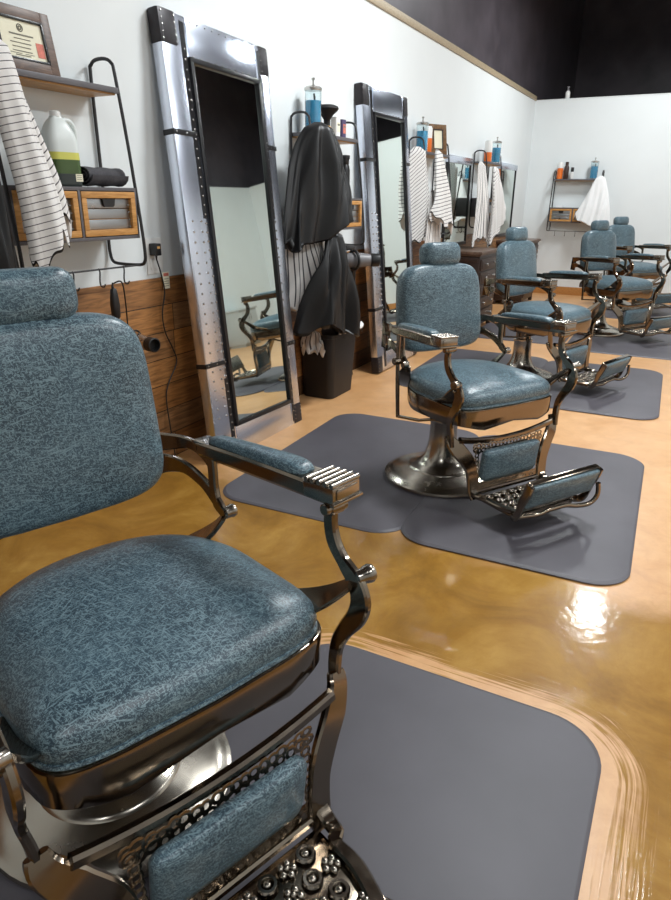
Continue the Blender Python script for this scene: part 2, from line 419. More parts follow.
# ------------------------------------------------------------------ barber chair (x forward, y to its left)
def make_chair(raise_back=0, shift=0, fold=False, SW=.287, FX=.248, DF=-.04, HS=.014, SV=0, BB=0):
    L, ME, BR = MT['leather'], MT['metal'], MT['bright']
    root = thing('barber_chair', '', 'chair', (0, 0, 0), 0, 'row of blue vintage barber chairs')
    # pedestal
    px, py = -.125, -.045
    b = B()
    b.lathe([(.02, .002), (.292, .002), (.3, .008), (.298, .02), (.284, .026), (.276, .033), (.25, .043), (.205, .054), (.175, .062), (.17, .07), (.163, .073),
             (.135, .082), (.11, .1), (.092, .128), (.08, .165), (.073, .21), (.07, .3), (.075, .31), (.075, .325), (.062, .33), (.02, .33)], 56, (px, py, 0))
    b.build('pedestal_base', MT['disc'], root)
    b = B(); b.cyl((px, py, .3), (px, py, .47), .06, 28); b.box((px, py, .455), (.3, .26, .05), .01); b.box((.1, 0, .445), (.34, .05, .04), .006)
    b.cyl((-.02, -.2, .44), (-.02, .2, .44), .014)
    b.build('hydraulic_column', ME, root)
    # seat outline: broad square front, rounded rear
    def seat_outline(o=0, n=56):
        P = []
        for k in range(n):
            a = 2*pi*k/n; c, s_ = cos(a), sin(a)
            if c > 0: e = .22; x = .285*abs(c)**e; y = SW*abs(s_)**.26*(1 if s_ >= 0 else -1); x += .018*(1-(y/SW)**2)
            else: x = -.285*abs(c)**.9; y = SW*abs(s_)**.86*(1 if s_ >= 0 else -1)
            r = math.hypot(x, y); P.append((x*(r+o)/r, SV+y*(r+o)/r))
        return P
    so = seat_outline()
    b = B()
    b.cushion(so, [(.93, .505), (.985, .508), (1.005, .52), (1.015, .536), (1.008, .554), (.975, .571), (.9, .588), (.78, .603), (.55, .617), (.28, .625), (.02, .627)])
    seat = b.build('seat', L, root, sharp=0)
    b = B(); b.tube([(x*1.006, y*1.006, .514) for x, y in so+so[:1]], .006, 6); b.build('piping', L, seat)
    # apron under the seat
    ao = seat_outline(.004); b = B()
    n = len(ao)
    def apz(x): return .418 if x > -.1 else .418+(-.1-x)*.35
    rg = []
    for k, zt in ((.98, .0), (1.015, .01), (1.024, .06), (1.025, .5), (1.031, .9), (1.027, 1.0), (1.012, 1.03), (.955, 1.02), (.93, .5)):
        rg.append([Vector((x*k, y*k, apz(x)+(.507-apz(x))*zt+.012*(1-zt)*(cos(y/.29*pi*2) if x > .2 else 0))) for x, y in ao])
    b.rings(rg, cap0=False, cap1=False)
    b.rings([[Vector((x*.95, y*.95, .49)) for x, y in ao], [Vector((x*.95, y*.95, .5)) for x, y in ao]])
    b.build('seat_frame', ME, root)
    # backrest
    bx, bz0, tx, bz1 = -.246, .662+BB, -.30, 1.075+raise_back
    ang = math.atan2(bx-tx, bz1-bz0)
    def backm(x, z): return Matrix.Translation((x, shift, z)) @ Matrix.Rotation(-ang, 4, 'Y') @ Matrix(((0, 0, 1, 0), (1, 0, 0, 0), (0, 1, 0, 0), (0, 0, 0, 1)))
    mb = backm((bx+tx)/2, (bz0+bz1)/2); H = bz1-bz0
    out = []
    for k in range(64):
        a = 2*pi*k/64; c, s_ = cos(a), sin(a)
        e = .36
        y = .250*abs(c)**e*(1 if c >= 0 else -1); z = H/2*abs(s_)**(.42 if s_ > 0 else .3)*(1 if s_ >= 0 else -1)
        y *= 1-.03*(z/(H/2))
        z += (.014*(1-(y/.250)**2) if s_ > 0 else -.008*(1-(y/.250)**2))
        out.append((y, z))
    b = B(); b.cushion(out, [(.9, -.05), (.97, -.048), (1, -.03), (1.006, -.005), (.99, .02), (.95, .036), (.86, .046), (.6, .054), (.3, .058), (.02, .058)], mb)
    bk = b.build('backrest', L, root, sharp=0)
    b = B(); b.cushion(out, [(.02, -.066), (.8, -.066), (.93, -.058), (.955, -.05), (.955, -.046)], mb); b.build('back_shell', ME, bk)
    # headrest: a fat bolster
    hz = bz1+.052; hx = tx-.018; hm = Matrix.Translation((0, HS, 0)) @ backm(hx, hz)
    ho = rrect(.222, .118, .042, 6)
    b = B(); b.cushion(ho, [(.7, -.045), (.9, -.042), (.98, -.025), (1.0, 0), (.97, .025), (.88, .042), (.6, .053), (.3, .057), (.02, .058)], hm)
    hr = b.build('headrest', L, root, sharp=0)
    b = B(); b.bar([(hx-.045, shift, hz+.03), (hx-.05, shift, hz-.06), (tx-.048, shift, bz1-.2)], .05, .012, (1, 0, 0)); b.cyl((hx-.06, shift-.03, hz-.055), (hx-.06, shift+.03, hz-.055), .012)
    b.build('headrest_post', ME, root)
    # arms
    for s in (-1, 1):
        v0, v1 = s*.325, s*.37; rx, fx = -.2, FX; zt = .818
        d = Vector((fx-rx, v1-v0, 0)); Ln = d.length; d.normalize(); n_ = Vector((-d.y, d.x, 0))
        def P(a, c, z): q = Vector((rx, v0, 0))+d*a+n_*c; return Vector((q.x, q.y, z+.006+.016*a/Ln))
        zb = zt
        b = B()
        rg = []
        for f in [0, .02, .2, .4, .6, .8, .98, 1]:
            a = f*Ln; hw = (.024+.016*f)*(.9 if f in (0, 1) else 1); z1 = zt-.012+.004*sin(pi*f); z0 = zt-.048+(.006 if f in (0, 1) else 0)
            rg.append([P(a, -hw, z0+.01), P(a, -hw, z1-.004), P(a, -hw-.004, z1), P(a, -hw+.002, z1+.005), P(a, hw-.002, z1+.005), P(a, hw+.004, z1), P(a, hw, z1-.004), P(a, hw, z0+.01), P(a, hw-.008, z0), P(a, -hw+.008, z0)])
        b.rings(rg)
        arm = b.build('armrest', ME, root)
        # ribbed front cap
        b = B()
        dz = (d+Vector((0, 0, .016/Ln))).normalized(); capm = Matrix((dz, n_, dz.cross(n_))).transposed()
        b.box(P(Ln-.035, 0, zt-.021), (.085, .086, .036), .004, capm)
        for k in range(5): b.cyl(P(Ln-.07+.018*k, -.043, zt+.001), P(Ln-.07+.018*k, .043, zt+.001), .0062, 10)
        b.box(P(Ln+.008, 0, zt-.02), (.006, .066, .022), .003, capm)
        b.box(P(Ln+.008, 0, zt-.039), (.012, .094, .007), .002, capm)
        b.build('arm_end_cap', BR, arm)
        b = B(); b.box(P(.012, 0, zt-.012), (.05, .052, .012), .003, capm); b.build('arm_rear_plate', BR, arm)
        b = B()
        ol = []
        for k in range(40):
            a = 2*pi*k/40; c, s_ = cos(a), sin(a)
            f = abs(c)**.4*(1 if c > 0 else -1); x = .5+.5*f; hw = .019+.016*x
            ol.append((x*(Ln-.135)+.035, hw*abs(s_)**.5*(1 if s_ > 0 else -1)))
        m4 = Matrix.Translation((rx, v0, zt-.002)) @ capm.to_4x4()
        b.cushion(ol, [(1, 0), (1.01, .006), (.96, .015), (.85, .021), (.5, .025), (.02, .026)], m4, (Ln/2, 0))
        b.build('arm_pad', L, arm, sharp=0)
        # S support with knob
        vv = s*.352
        b = B()
        D_ = FX-.272
        b.bar([(.262+D_, vv, .80), (.252+D_, vv, .755), (.262+D_, vv, .705), (.292+D_, vv, .668), (.33+D_, vv, .635), (.347+D_, vv, .595), (.335+D_, vv, .548), (.305+D_, vv-s*.004, .50), (.287+D_, vv-s*.01, .455), (.288+D_, vv-s*.018, .405), (.294+D_, vv-s*.022, .345)],
              [.026, .034, .037, .034, .05, .054, .048, .038, .034, .034, .03], .018, (0, 1, 0), 5)
        b.cyl((.262+D_, vv-.03, .785), (.262+D_, vv+.03, .785), .0135, 16); b.cyl((.262+D_, vv-.018, .785), (.262+D_, vv+.018, .785), .017, 16)
        sup = b.build('arm_support', ME, root)
        b = B(); b.lathe([(.012, 0), (.017, .003), (.017, .02), (.019, .024), (.021, .036), (.017, .044), (.001, .046)], 20, (.335+D_, vv-s*.006, .645), (0.25, s, .12)); b.ball((.325+D_, vv+s*.01, .615), .009)
        b.build('support_knob', BR, sup)
        # rear bracket: Y plate from the backrest to the arm and down to a knob
        vb = s*.318
        b = B()
        b.bar([(-.385, s*.258, .70), (-.33, s*.285, .722), (-.27, vb-s*.01, .722), (-.2, vb, .70), (-.15, vb, .675), (-.12, vb, .652), (-.1, vb, .64)], [.07, .05, .036, .034, .036, .034, .024], .014, (0, 1, 0), 4)
        b.bar([(-.385, s*.258, .772), (-.32, s*.288, .785), (-.25, vb-s*.006, .795), (-.19, vb, .785), (-.15, vb, .765)], [.06, .045, .03, .032, .036], .014, (0, 1, 0), 4)
        b.bar([(-.155, vb, .79), (-.15, vb, .75), (-.148, vb, .70), (-.135, vb, .66), (-.1, vb, .645)], [.036, .03, .03, .034, .026], .015, (0, 1, 0), 4)
        b.bar([(-.375, s*.256, .80), (-.385, s*.256, .665)], .06, .012, (0, 1, 0))
        br = b.build('arm_bracket', ME, root)
        b = B(); b.lathe([(.012, 0), (.016, .003), (.016, .018), (.018, .024), (.016, .032), (.001, .034)], 18, (-.105, vb-s*.004, .645), (0, s, 0)); b.build('bracket_knob', BR, br)
        # straps from the seat frame to the two knobs
        b = B(); b.bar([(-.26, s*.2, .49), (-.2, s*.265, .535), (-.145, s*.3, .585), (-.105, s*.315, .635)], [.08, .085, .06, .03], .012, (.45, s*.6, -.55), 4)
        b.build('arm_strap', ME, root)
        b = B(); b.bar([(.12, s*.27, .5), (.2, s*.3, .535), (.27+D_, s*.325, .58), (.325+D_, s*.342, .63)], [.09, .085, .06, .03], .011, (.45, s*.6, -.55), 4)
        b.build('arm_strap', ME, root)
    # recline link on the right hand side
    b = B(); b.bar([(-.15, -.34, .80), (-.145, -.345, .66), (-.135, -.347, .52), (-.125, -.345, .375)], [.026, .022, .024, .022], .012, (0, 1, 0), 4)
    b.bar([(-.13, -.345, .38), (0, -.31, .39), (.12, -.25, .425)], .02, .012, (0, 0, 1)); b.cyl((-.145, -.37, .655), (-.145, -.335, .655), .017)
    b.build('recline_link', ME, root)
    # calf panel frame
    fx0, fx1 = .325+DF, .36+DF
    def fxz(z): return fx0+(.40-z)/.3*(fx1-fx0)
    b = B()
    for s in (-1, 1):
        b.bar([(.285+DF, s*.33, .392), (.298+DF, s*.325, .365), (.32+DF, s*.295, .325), (fxz(.27), s*.248, .265), (fxz(.2), s*.226, .2), (fxz(.12), s*.218, .12), (.375+DF, s*.216, .085)], [.04, .056, .074, .07, .06, .062, .05], [.022, .022, .02, .018, .018, .018, .02], (1, 0, 0), 4)
    b.bar([(fxz(.36)-.012, t*.29, .338+.034*t*t) for t in [-1+.125*i for i in range(17)]], .028, .024, (1, 0, 0), 2)
    b.bar([(fxz(.11), -.22, .11), (fxz(.11), .22, .11)], .022, .02, (1, 0, 0))
    fr = b.build('legrest_frame', ME, root)
    # pierced lattice around the pad
    rnd = random.Random(4); b = B()
    for row, (dz, nn) in enumerate([(-.02, 19), (-.039, 18)]):
        for i in range(nn):
            y = -.205+.41*i/(nn-1); zz = .338+.03*(y/.29)**2+dz
            b.torus((fxz(zz), y+rnd.uniform(-.003, .003), zz+rnd.uniform(-.003, .003)), .0112, .0046, (1, 0, .12), 9, 5, rnd.uniform(.8, 1.2), rnd.uniform(.85, 1.2), .3)
    for i in range(18):
        y = -.2+.4*i/17; b.torus((fxz(.133), y, .133+rnd.uniform(-.003, .003)), .0112, .0046, (1, 0, .12), 9, 5, rnd.uniform(.8, 1.2), 1.1, .3)
    for s in (-1, 1):
        for i in range(9): b.torus((fxz(.155+.019*i), s*.196, .155+.019*i), .0105, .0042, (1, 0, .12), 9, 5, 1, 1, .3)
    b.build('lattice', ME, fr)
    ct = Matrix.Translation((fxz(.225), 0, .222)) @ Matrix.Rotation(math.atan2(fx1-fx0, .3), 4, 'Y') @ Matrix(((0, 0, 1, 0), (1, 0, 0, 0), (0, 1, 0, 0), (0, 0, 0, 1)))
    b = B(); b.cushion([(x, y+.016*(x/.17)**2) for x, y in rrect(.355, .16, .03, 6)], [(.98, -.008), (1, .004), (.985, .016), (.93, .024), (.6, .03), (.02, .032)], ct)
    b.build('legrest_pad', L, root, sharp=0)
    # cast footplate
    b = B()
    zf = .098
    b.box((.48+DF, 0, zf-.012), (.22, .40, .012), .004)
    for s in (-1, 1):
        b.bar([(.355+DF, s*.222, .125), (.385+DF, s*.222, .108), (.42+DF, s*.215, .108), (.43+DF, s*.2, .10), (.50+DF, s*.197, .10), (.585+DF, s*.17, .096), (.61+DF, s*.14, .092)], [.04, .034, .03, .03, .034, .034, .03], .02, (0, 0, 1), 3)
    b.bar([(.6+DF, -.17, .095), (.605+DF, 0, .095), (.6+DF, .17, .095)], .03, .022, (0, 0, 1), 4)
    b.rings([[Vector((.355+DF+.004*j, y, .155-.05*j+.02*j*j)) for y in (-.205, .205)]+[Vector((.345+DF+.004*j, y, .15-.05*j+.02*j*j)) for y in (.205, -.205)] for j in (0, .35, .7, 1)])
    fp = b.build('footplate', ME, root)
    b = B(); rnd = random.Random(9)
    for ix in range(4):
        for iy in range(7):
            x = .405+DF+.052*ix; y = -.15+.05*iy+(.0125 if ix % 2 else -.0125)
            if abs(y) > .17: continue
            if (ix+iy) % 2 == 0:
                b.torus((x, y, zf), .017, .006, (0, 0, 1), 12, 6)
                b.ball((x, y, zf), .009, (1, 1, .8), 8)
            else:
                for k in range(5):
                    a = k*2*pi/5+ix; b.ball((x+.014*cos(a), y+.014*sin(a), zf-.001), .009, (1.1, .9, .75), 8)
                b.ball((x, y, zf+.002), .007, (1, 1, 1), 8)
    b.build('floral_relief', BR, fp)
    # flip-up foot bar
    q0, q1 = (Vector((.66+DF, 0, .085)), Vector((.78+DF, 0, .07))) if fold else (Vector((.655+DF, 0, .148)), Vector((.70+DF, 0, .278))); ax = (q1-q0).normalized(); nn = Vector((ax.z, 0, -ax.x))
    mm = Matrix((Vector((0, 1, 0)), ax, nn)).transposed().to_4x4(); mm.translation = (q0+q1)/2-nn*.01
    b = B(); b.cushion(rrect(.44, .135, .012, 4), [(.99, -.02), (1, -.016), (1, .002), (.985, .006)], mm)
    for s in (-1, 1):
        if fold: b.bar([(.585+DF, s*.19, .085), (.63+DF, s*.208, .08), (.7+DF, s*.213, .08), (.78+DF, s*.212, .07)], .03, .018, (0, 1, 0), 4)
        else: b.bar([(.585+DF, s*.19, .085), (.62+DF, s*.208, .095), (.64+DF, s*.213, .13), (.655+DF, s*.213, .175), (.68+DF, s*.213, .235), (.695+DF, s*.212, .272)], [.034, .034, .03, .03, .036, .03], .018, (0, 1, 0), 4)
    if not fold: b.tube([(.63+DF, -.2, .1), (.65+DF, -.1, .098), (.66+DF, -.06, .112), (.665+DF, 0, .116), (.665+DF, .06, .112), (.67+DF, .12, .098), (.685+DF, .19, .1), (.695+DF, .222, .14), (.695+DF, .215, .2)], .011, 10, 4)
    fb = b.build('foot_bar', ME, root)
    b = B(); mm2 = mm.copy(); b.cushion(rrect(.415, .118, .012, 4), [(1, .004), (1, .014), (.975, .021), (.8, .025), (.02, .027)], mm2)
    b.build('foot_pad', L, fb, sharp=0)
    return root

CH = [(-.941, .863, -19.5), (-.872, 3.13, -32), (-.985, 5.48, -18), (-.70, 7.92, -32), (-.71, 10.0, -38)]
CL = ['blue vintage barber chair nearest the viewer, cropped by the left edge of the photo',
      'blue vintage barber chair standing alone in the middle, whole base disc in view',
      'blue vintage barber chair behind the middle one, in front of the dark carved cabinet',
      'blue vintage barber chair partly hiding the white cape on the back wall',
      'farthest blue vintage barber chair, closest to the back wall, behind the fourth one']
near = make_chair(.06, -.018, True, .306, .272, .008, 0, .011, .035); proto = make_chair(0)
chairs = [near, proto] + [copy_tree(proto) for _ in range(3)]
for o, (x, y, a), lb in zip(chairs, CH, CL):
    o.location = (x, y, .0105); o.rotation_euler = (0, 0, radians(a)); o['label'] = lb

# ------------------------------------------------------------------ tall riveted mirrors leaning on the wall
def lean_mirror(y0, y1, xb, xt, zt, roll, il, ir, label, place):
    root = thing('leaning_mirror', label, 'mirror', (0, 0, 0), 0, 'tall riveted aluminium mirrors leaning on the wall')
    W = y1-y0; Lh = math.hypot(zt, xb-xt); th = .065
    an = math.atan2(xb-xt, zt)
    # local frame: a along width (+y), c up the panel, n out of the face
    up = Vector((-sin(an), 0, cos(an))); nr = Vector((cos(an), 0, sin(an))); wy = Vector((0, 1, 0))
    up2 = (up*cos(roll)+wy*sin(roll)); wy2 = (wy*cos(roll)-up*sin(roll))
    mm = Matrix((wy2, up2, nr)).transposed().to_4x4(); mm.translation = Vector((xb, y0, 0))-nr*0+Vector((0, 0, .012+max(0, sin(roll)*0)))
    root.matrix_world = mm
    rot3 = None
    def bx(b, a0, a1, c0, c1, n0, n1, bev=.006): b.box(((a0+a1)/2, (c0+c1)/2, (n0+n1)/2), (a1-a0, c1-c0, n1-n0), bev)
    ib, it = .17, .19
    b = B()
    bx(b, 0, il, 0, Lh, -th, 0, .014); bx(b, W-ir, W, 0, Lh, -th, 0, .014)
    bx(b, il, W-ir, 0, ib, -th, -.001, .004); bx(b, il, W-ir, Lh-it, Lh, -th, -.001, .004)
    bx(b, .02, W-.02, .02, Lh-.02, -th+.004, -.03, 0)
    # panel seams and rivets are part of the frame's own surface
    b.mi = 1
    def riv(a, c, r=.007): b.lathe([(r, -.001), (r*.8, .0035), (.0005, .005)], 6, (a, c, 0))
    for c in [x*.052+.24 for x in range(int((Lh*.62-.24)/.052))]:
        for a in (.05, il-.075, W-ir+.04): riv(a, c)
    for c in [x*.045+.1 for x in range(int((Lh-.2)/.045))]:
        riv(il-.036, c, .007); riv(W-ir+.028, c, .006)
    for a in [x*.06+il+.03 for x in range(int((W-il-ir)/.06))]: riv(a, Lh-.02, .0035); riv(a, Lh-it+.02, .0035)
    b.mi = 2
    for s0, s1 in ((.03, Lh*.2), (Lh*.58, Lh-.03)):
        bx(b, il-.052, il-.02, s0, s1, -.004, .0018, 0); bx(b, W-ir+.016, W-ir+.04, s0, s1, -.004, .0018, 0)
    b.build('frame', [MT['alu'], MT['lid'], MT['bezel']], root)
    for (a0, a1, c0, c1) in ((-.004, il*.62, Lh-.15, Lh+.004), (W-ir*.75, W+.004, Lh-.15, Lh+.004), (-.004, il*.5, -.004, .14), (W-ir*.8, W+.004, -.004, .14)):
        b = B(); bx(b, a0, a1, c0, c1, -th-.003, .004, .016)
        b.mi = 1
        for k in range(5):
            b.lathe([(.005, .003), (.004, .006), (.0004, .007)], 6, (a0+.018, c0+.02+k*(c1-c0-.04)/4, 0)); b.lathe([(.005, .003), (.004, .006), (.0004, .007)], 6, (a1-.015, c0+.02+k*(c1-c0-.04)/4, 0))
        b.build('corner_cap', [MT['cap'], MT['lid']], root)
    for c in (Lh*.235, Lh*.755):
        for a0, a1 in ((-.003, il-.01), (W-ir+.01, W+.003)):
            b = B(); bx(b, a0, a1, c, c+.026, -th-.002, .004, .003); b.mi = 1
            for k in range(3): b.lathe([(.005, .003), (.004, .006), (.0004, .007)], 6, (a0+.02+k*(a1-a0-.04)/2, c+.013, 0))
            b.build('strap', [MT['bezel'], MT['lid']], root)
    b = B(); t = .026
    bx(b, il-.012, il+t-.012, ib-.012, Lh-it+.012, -.01, .014, .004); bx(b, W-ir-t+.012, W-ir+.012, ib-.012, Lh-it+.012, -.01, .014, .004)
    bx(b, il-.012, W-ir+.012, ib-.012, ib+t-.012, -.01, .014, .004); bx(b, il-.012, W-ir+.012, Lh-it-t+.012, Lh-it+.012, -.01, .014, .004)
    b.build('inner_bezel', MT['bezel'], root)
    b = B(); bx(b, il, W-ir, ib, Lh-it, -.006, -.001, 0); b.build('mirror_pane', MT['mirror'], root)
lean_mirror(2.73, 3.645, -2.15, -2.405, 2.215, .028, .195, .125, 'tall riveted aluminium mirror leaning on the wall between the first shelf and the black bin', 1)
lean_mirror(5.0, 5.9, -2.19, -2.405, 2.19, 0, .19, .12, 'tall riveted aluminium mirror leaning on the wall behind the middle barber chair', 2)

def wall_mirror(y0, y1, z0, z1, label):
    root = thing('framed_mirror', label, 'mirror', (XW, (y0+y1)/2, z0), 0, 'framed mirrors above the cabinets')
    W, H = y1-y0, z1-z0
    b = B()
    for s in (-1, 1): b.box((.018, s*(W/2-.01), H/2), (.036, .02, H), .003)
    b.box((.018, 0, .0175), (.036, W-.04, .035), .003)
    b.build('frame', MT['bezel'], root)
    b = B(); b.box((.022, 0, H-.035), (.044, W+.02, .075), .01); b.build('top_rail', MT['alu'], root)
    b = B(); b.box((.014, 0, H/2), (.02, W-.03, H-.04), 0); b.build('mirror_pane', MT['mirror'], root)
wall_mirror(7.2, 8.02, .90, 1.83, 'wall mirror with silver top rail above the dark cabinet, behind the third chair')
wall_mirror(9.05, 10.2, .92, 1.85, 'farther wall mirror with silver top rail, close to the back corner')

# ------------------------------------------------------------------ wall shelves (local: x out of wall, y along wall, origin at floor)
def wall_shelf(W, label, loc, rotz):
    root = thing('hanging_shelf', label, 'shelf', loc, rotz, 'metal and wood shelves with two drawers')
    for s in (-1, 1):
        y = s*W/2
        b = B()
        P = [(.012, 1.16), (.012, 1.5), (.012, 1.88), (.02, 1.925), (.05, 1.943), (.105, 1.943), (.138, 1.925), (.152, 1.88), (.19, 1.6), (.222, 1.3), (.232, 1.16), (.225, 1.115), (.19, 1.1), (.06, 1.1), (.022, 1.115), (.012, 1.16)]
        b.tube([(x, y, z) for x, z in P], .0075, 8, 3)
        b.build('side_frame', MT['rod'], root)
    b = B(); b.box((.088, 0, 1.818), (.168, W-.012, .022), .002); sb = b.build('shelf_board', MT['board'], root)
    b = B(); b.box((.083, 0, 1.804), (.15, W-.03, .008), .001); b.build('board_underside', MT['ply'], sb)
    b = B(); x0, x1 = .01, .216
    b.box(((x0+x1)/2, 0, 1.425), (x1-x0, W-.012, .014), .001); b.box(((x0+x1)/2, 0, 1.227), (x1-x0, W-.012, .014), .001)
    for y in (-W/2+.012, 0, W/2-.012): b.box(((x0+x1)/2, y, 1.326), (x1-x0, .012, .186), .001)
    b.box((x0+.004, 0, 1.326), (.006, W-.02, .19), 0)
    b.build('drawer_cabinet', MT['board'], root)
    dw = W/2-.026
    for s in (-1, 1):
        yc = s*(W/4-.003); b = B(); zc = 1.326; dh = .178; f = .026
        b.box((x1-.008, yc, zc+dh/2-f/2), (.018, dw, f), .002); b.box((x1-.008, yc, zc-dh/2+f/2), (.018, dw, f), .002)
        for q in (-1, 1): b.box((x1-.008, yc+q*(dw/2-f/2), zc), (.018, f, dh-2*f), .002)
        b.box((x1-.1, yc, zc-.03), (.16, dw-.02, .1), 0)
        d = b.build('drawer', MT['drawer_wood'], root)
        b = B()
        for k in range(3): b.box((x1-.018, yc, zc-.042+.042*k), (.006, dw-.045, .039), .002)
        for k in range(4):
            for q in (-1, 1): b.box((x1-.012, yc+q*(dw/2-f-.006), zc-.055+.03*k), (.004, .012, .006), .001)
        b.build('metal_panel', MT['galv'], d)
        b = B(); o = [(-.036, .034), (.036, .034), (.03, .008), (.022, .002), (-.022, .002), (-.03, .008)]
        b.rings([[Vector((x1-.017, yc+a, zc+.026+c)) for a, c in o], [Vector((x1-.004, yc+a, zc+.026+c)) for a, c in o]])
        b.build('cup_pull', MT['black'], d)
    b = B(); b.tube([(.2, -W/2, 1.1), (.2, W/2, 1.1)], .004, 8); b.build('bottom_rail', MT['rod'], root)
    for k in range(4):
        y = -W/2+W*(k+.8)/4.6
        b = B(); b.tube([(.2, y, 1.104), (.206, y, 1.09), (.2, y, 1.05), (.205, y, 1.03), (.222, y, 1.028), (.23, y, 1.04)], .0032, 6, 3); b.build('hook', MT['rod'], root)
    return root
XF = XW+.001
wall_shelf(.66, 'metal and wood wall shelf with drawers at the left edge, holding the jug', (XF, 2.06, 0), 0)
wall_shelf(.68, 'metal and wood wall shelf between the two tall leaning mirrors', (XF, 4.405, -.035), 0)
wall_shelf(.68, 'metal and wood wall shelf behind striped capes, right of the second leaning mirror', (XF, 6.47, -.03), 0)
wall_shelf(.66, 'metal and wood wall shelf behind capes between the two wall mirrors', (XF, 8.5, -.02), 0)
wall_shelf(.68, 'metal and wood wall shelf on the white back wall', (-1.71, YB-.001, -.14), -pi/2)

# ------------------------------------------------------------------ capes and cloths
def shelf_front(z):
    """how far the shelf unit reaches out of the wall at height z"""
    P = [(0, .225), (1.08, .236), (1.2, .238), (1.43, .228), (1.6, .205), (1.80, .182), (1.84, .176), (1.94, .15), (2.2, .1)]
    for (z0, a), (z1, b) in zip(P, P[1:]):
        if z <= z1: return a+(b-a)*(z-z0)/(z1-z0)
    return .1
def cape(name, label, cat, m, loc, L, wt, wb, dt, db, nf=7, seed=1, lean=0, skew=0, rotz=0, group=None, amp=.28, gather=.8, shear=0, off=0, drop=0, free=False, edge=None):
    """a cloth hanging in folds from one point: local y across, x out of the wall, z down"""
    rnd = random.Random(seed); ph = [rnd.uniform(0, 6.28) for _ in range(8)]
    n = 120; bm = bmesh.new(); uvl = bm.loops.layers.uv.new('UVMap'); R = []
    T = [i/30 for i in range(30)]+[1-.010/L, 1]
    d0 = loc[0]-XW if rotz == 0 else YB-loc[1]
    for i, t in enumerate(T):
        ts = t**gather
        a = wt+(wb-wt)*ts; bd = dt+(db-dt)*ts
        if i == 0: a *= .35; bd *= .5
        row = []
        for k in range(n):
            th = 2*pi*k/n
            am = amp*min(1, t*2.2+.12)
            w1 = sin(nf*th+ph[0]+1.2*t); w1 = w1*abs(w1)**-.35 if abs(w1) > 1e-4 else 0
            rip = 1+am*(.55*w1+.3*sin((nf*2-1)*th+ph[1]-2*t)+.3*sin(3*th+ph[2]+1.5*t))
            y = cos(th)*a*(.82+.18*rip)+lean*t+.012*sin(5*t+ph[3])*t
            x = sin(th)*bd*rip+bd*.85
            x += .010*sin(cos(th)*a*70+ph[6]+2*t)*min(1, t*3)*(amp/.3)*max(0, sin(th))
            z = -L*t + (skew*cos(th)+.035*sin(3*th+ph[4])+.02*sin(7*th+ph[5]))*t*t
            if i == 0: z += .012
            x = max(.004, x)
            if not free:
                ev = shelf_front(loc[2]+z+drop)
                if edge is not None:
                    q = min(1, max(0, (loc[1]+y-edge+.2)/.2)); q = q*q*(3-2*q); ev = .035+(ev-.035)*q
                x += ev-d0+off
            row.append((bm.verts.new((x, y, z)), (k/n*(2*wb+2*db)*1.6, -z+shear*y+.15*x)))
        R.append(row)
    for i in range(len(T)-1):
        for k in range(n):
            q = [R[i][k], R[i][(k+1) % n], R[i+1][(k+1) % n], R[i+1][k]]
            f = bm.faces.new([v for v, _ in q])
            for lp, (v, uv) in zip(f.loops, q):
                u_ = uv[0]
                if k == n-1 and lp.vert in (R[i][0][0], R[i+1][0][0]): u_ += (2*wb+2*db)*1.6
                lp[uvl].uv = (u_, uv[1])
            if i == len(T)-2: f.material_index = 1
    bm.faces.new([v for v, _ in R[0]])
    cx_ = sum(v.co.x for v, _ in R[-1])/n; cy_ = sum(v.co.y for v, _ in R[-1])/n
    inner = [bm.verts.new(Vector((cx_+.75*(v.co.x-cx_), cy_+.85*(v.co.y-cy_), v.co.z+.03))) for v, _ in R[-1]]
    for k in range(n): bm.faces.new((R[-1][k][0], R[-1][(k+1) % n][0], inner[(k+1) % n], inner[k]))
    bm.faces.new(inner); bm.faces.ensure_lookup_table()
    for f in bm.faces[-n-1:]:
        for lp in f.loops: lp[uvl].uv = (.012, .012)
    b = B(); b.bm.free(); b.bm = bm
    o = b.build(name, [m, MT['blackcape'] if m.name.startswith('white_cape') else m], None, loc, rotz, sharp=0)
    return tag(o, label, cat, group)
G1 = 'striped white capes on the shelves'
# first shelf
cape('barber_cape', 'white black-striped cape hanging at the left edge, its broad front fold', 'cape', MT['stripe_across'], (-2.30, 1.735, 1.90), .70, .05, .085, .025, .045, 3, 3, .04, .06, group=G1, shear=.2, amp=.25, off=.065)
cape('barber_cape', 'white black-striped cape hanging beside the milky jug, just behind the front striped one', 'cape', MT['stripe_fine'], (-2.33, 1.78, 1.89), .52, .04, .11, .018, .022, 4, 8, .08, -.10, group=G1, shear=.8, amp=.25)
cape('barber_cape', 'dark charcoal cape hanging below the striped cape at the left edge', 'cape', MT['blackcape'], (-2.33, 1.58, 1.76), .72, .05, .11, .03, .04, 8, 12, .0, .03, amp=.5)
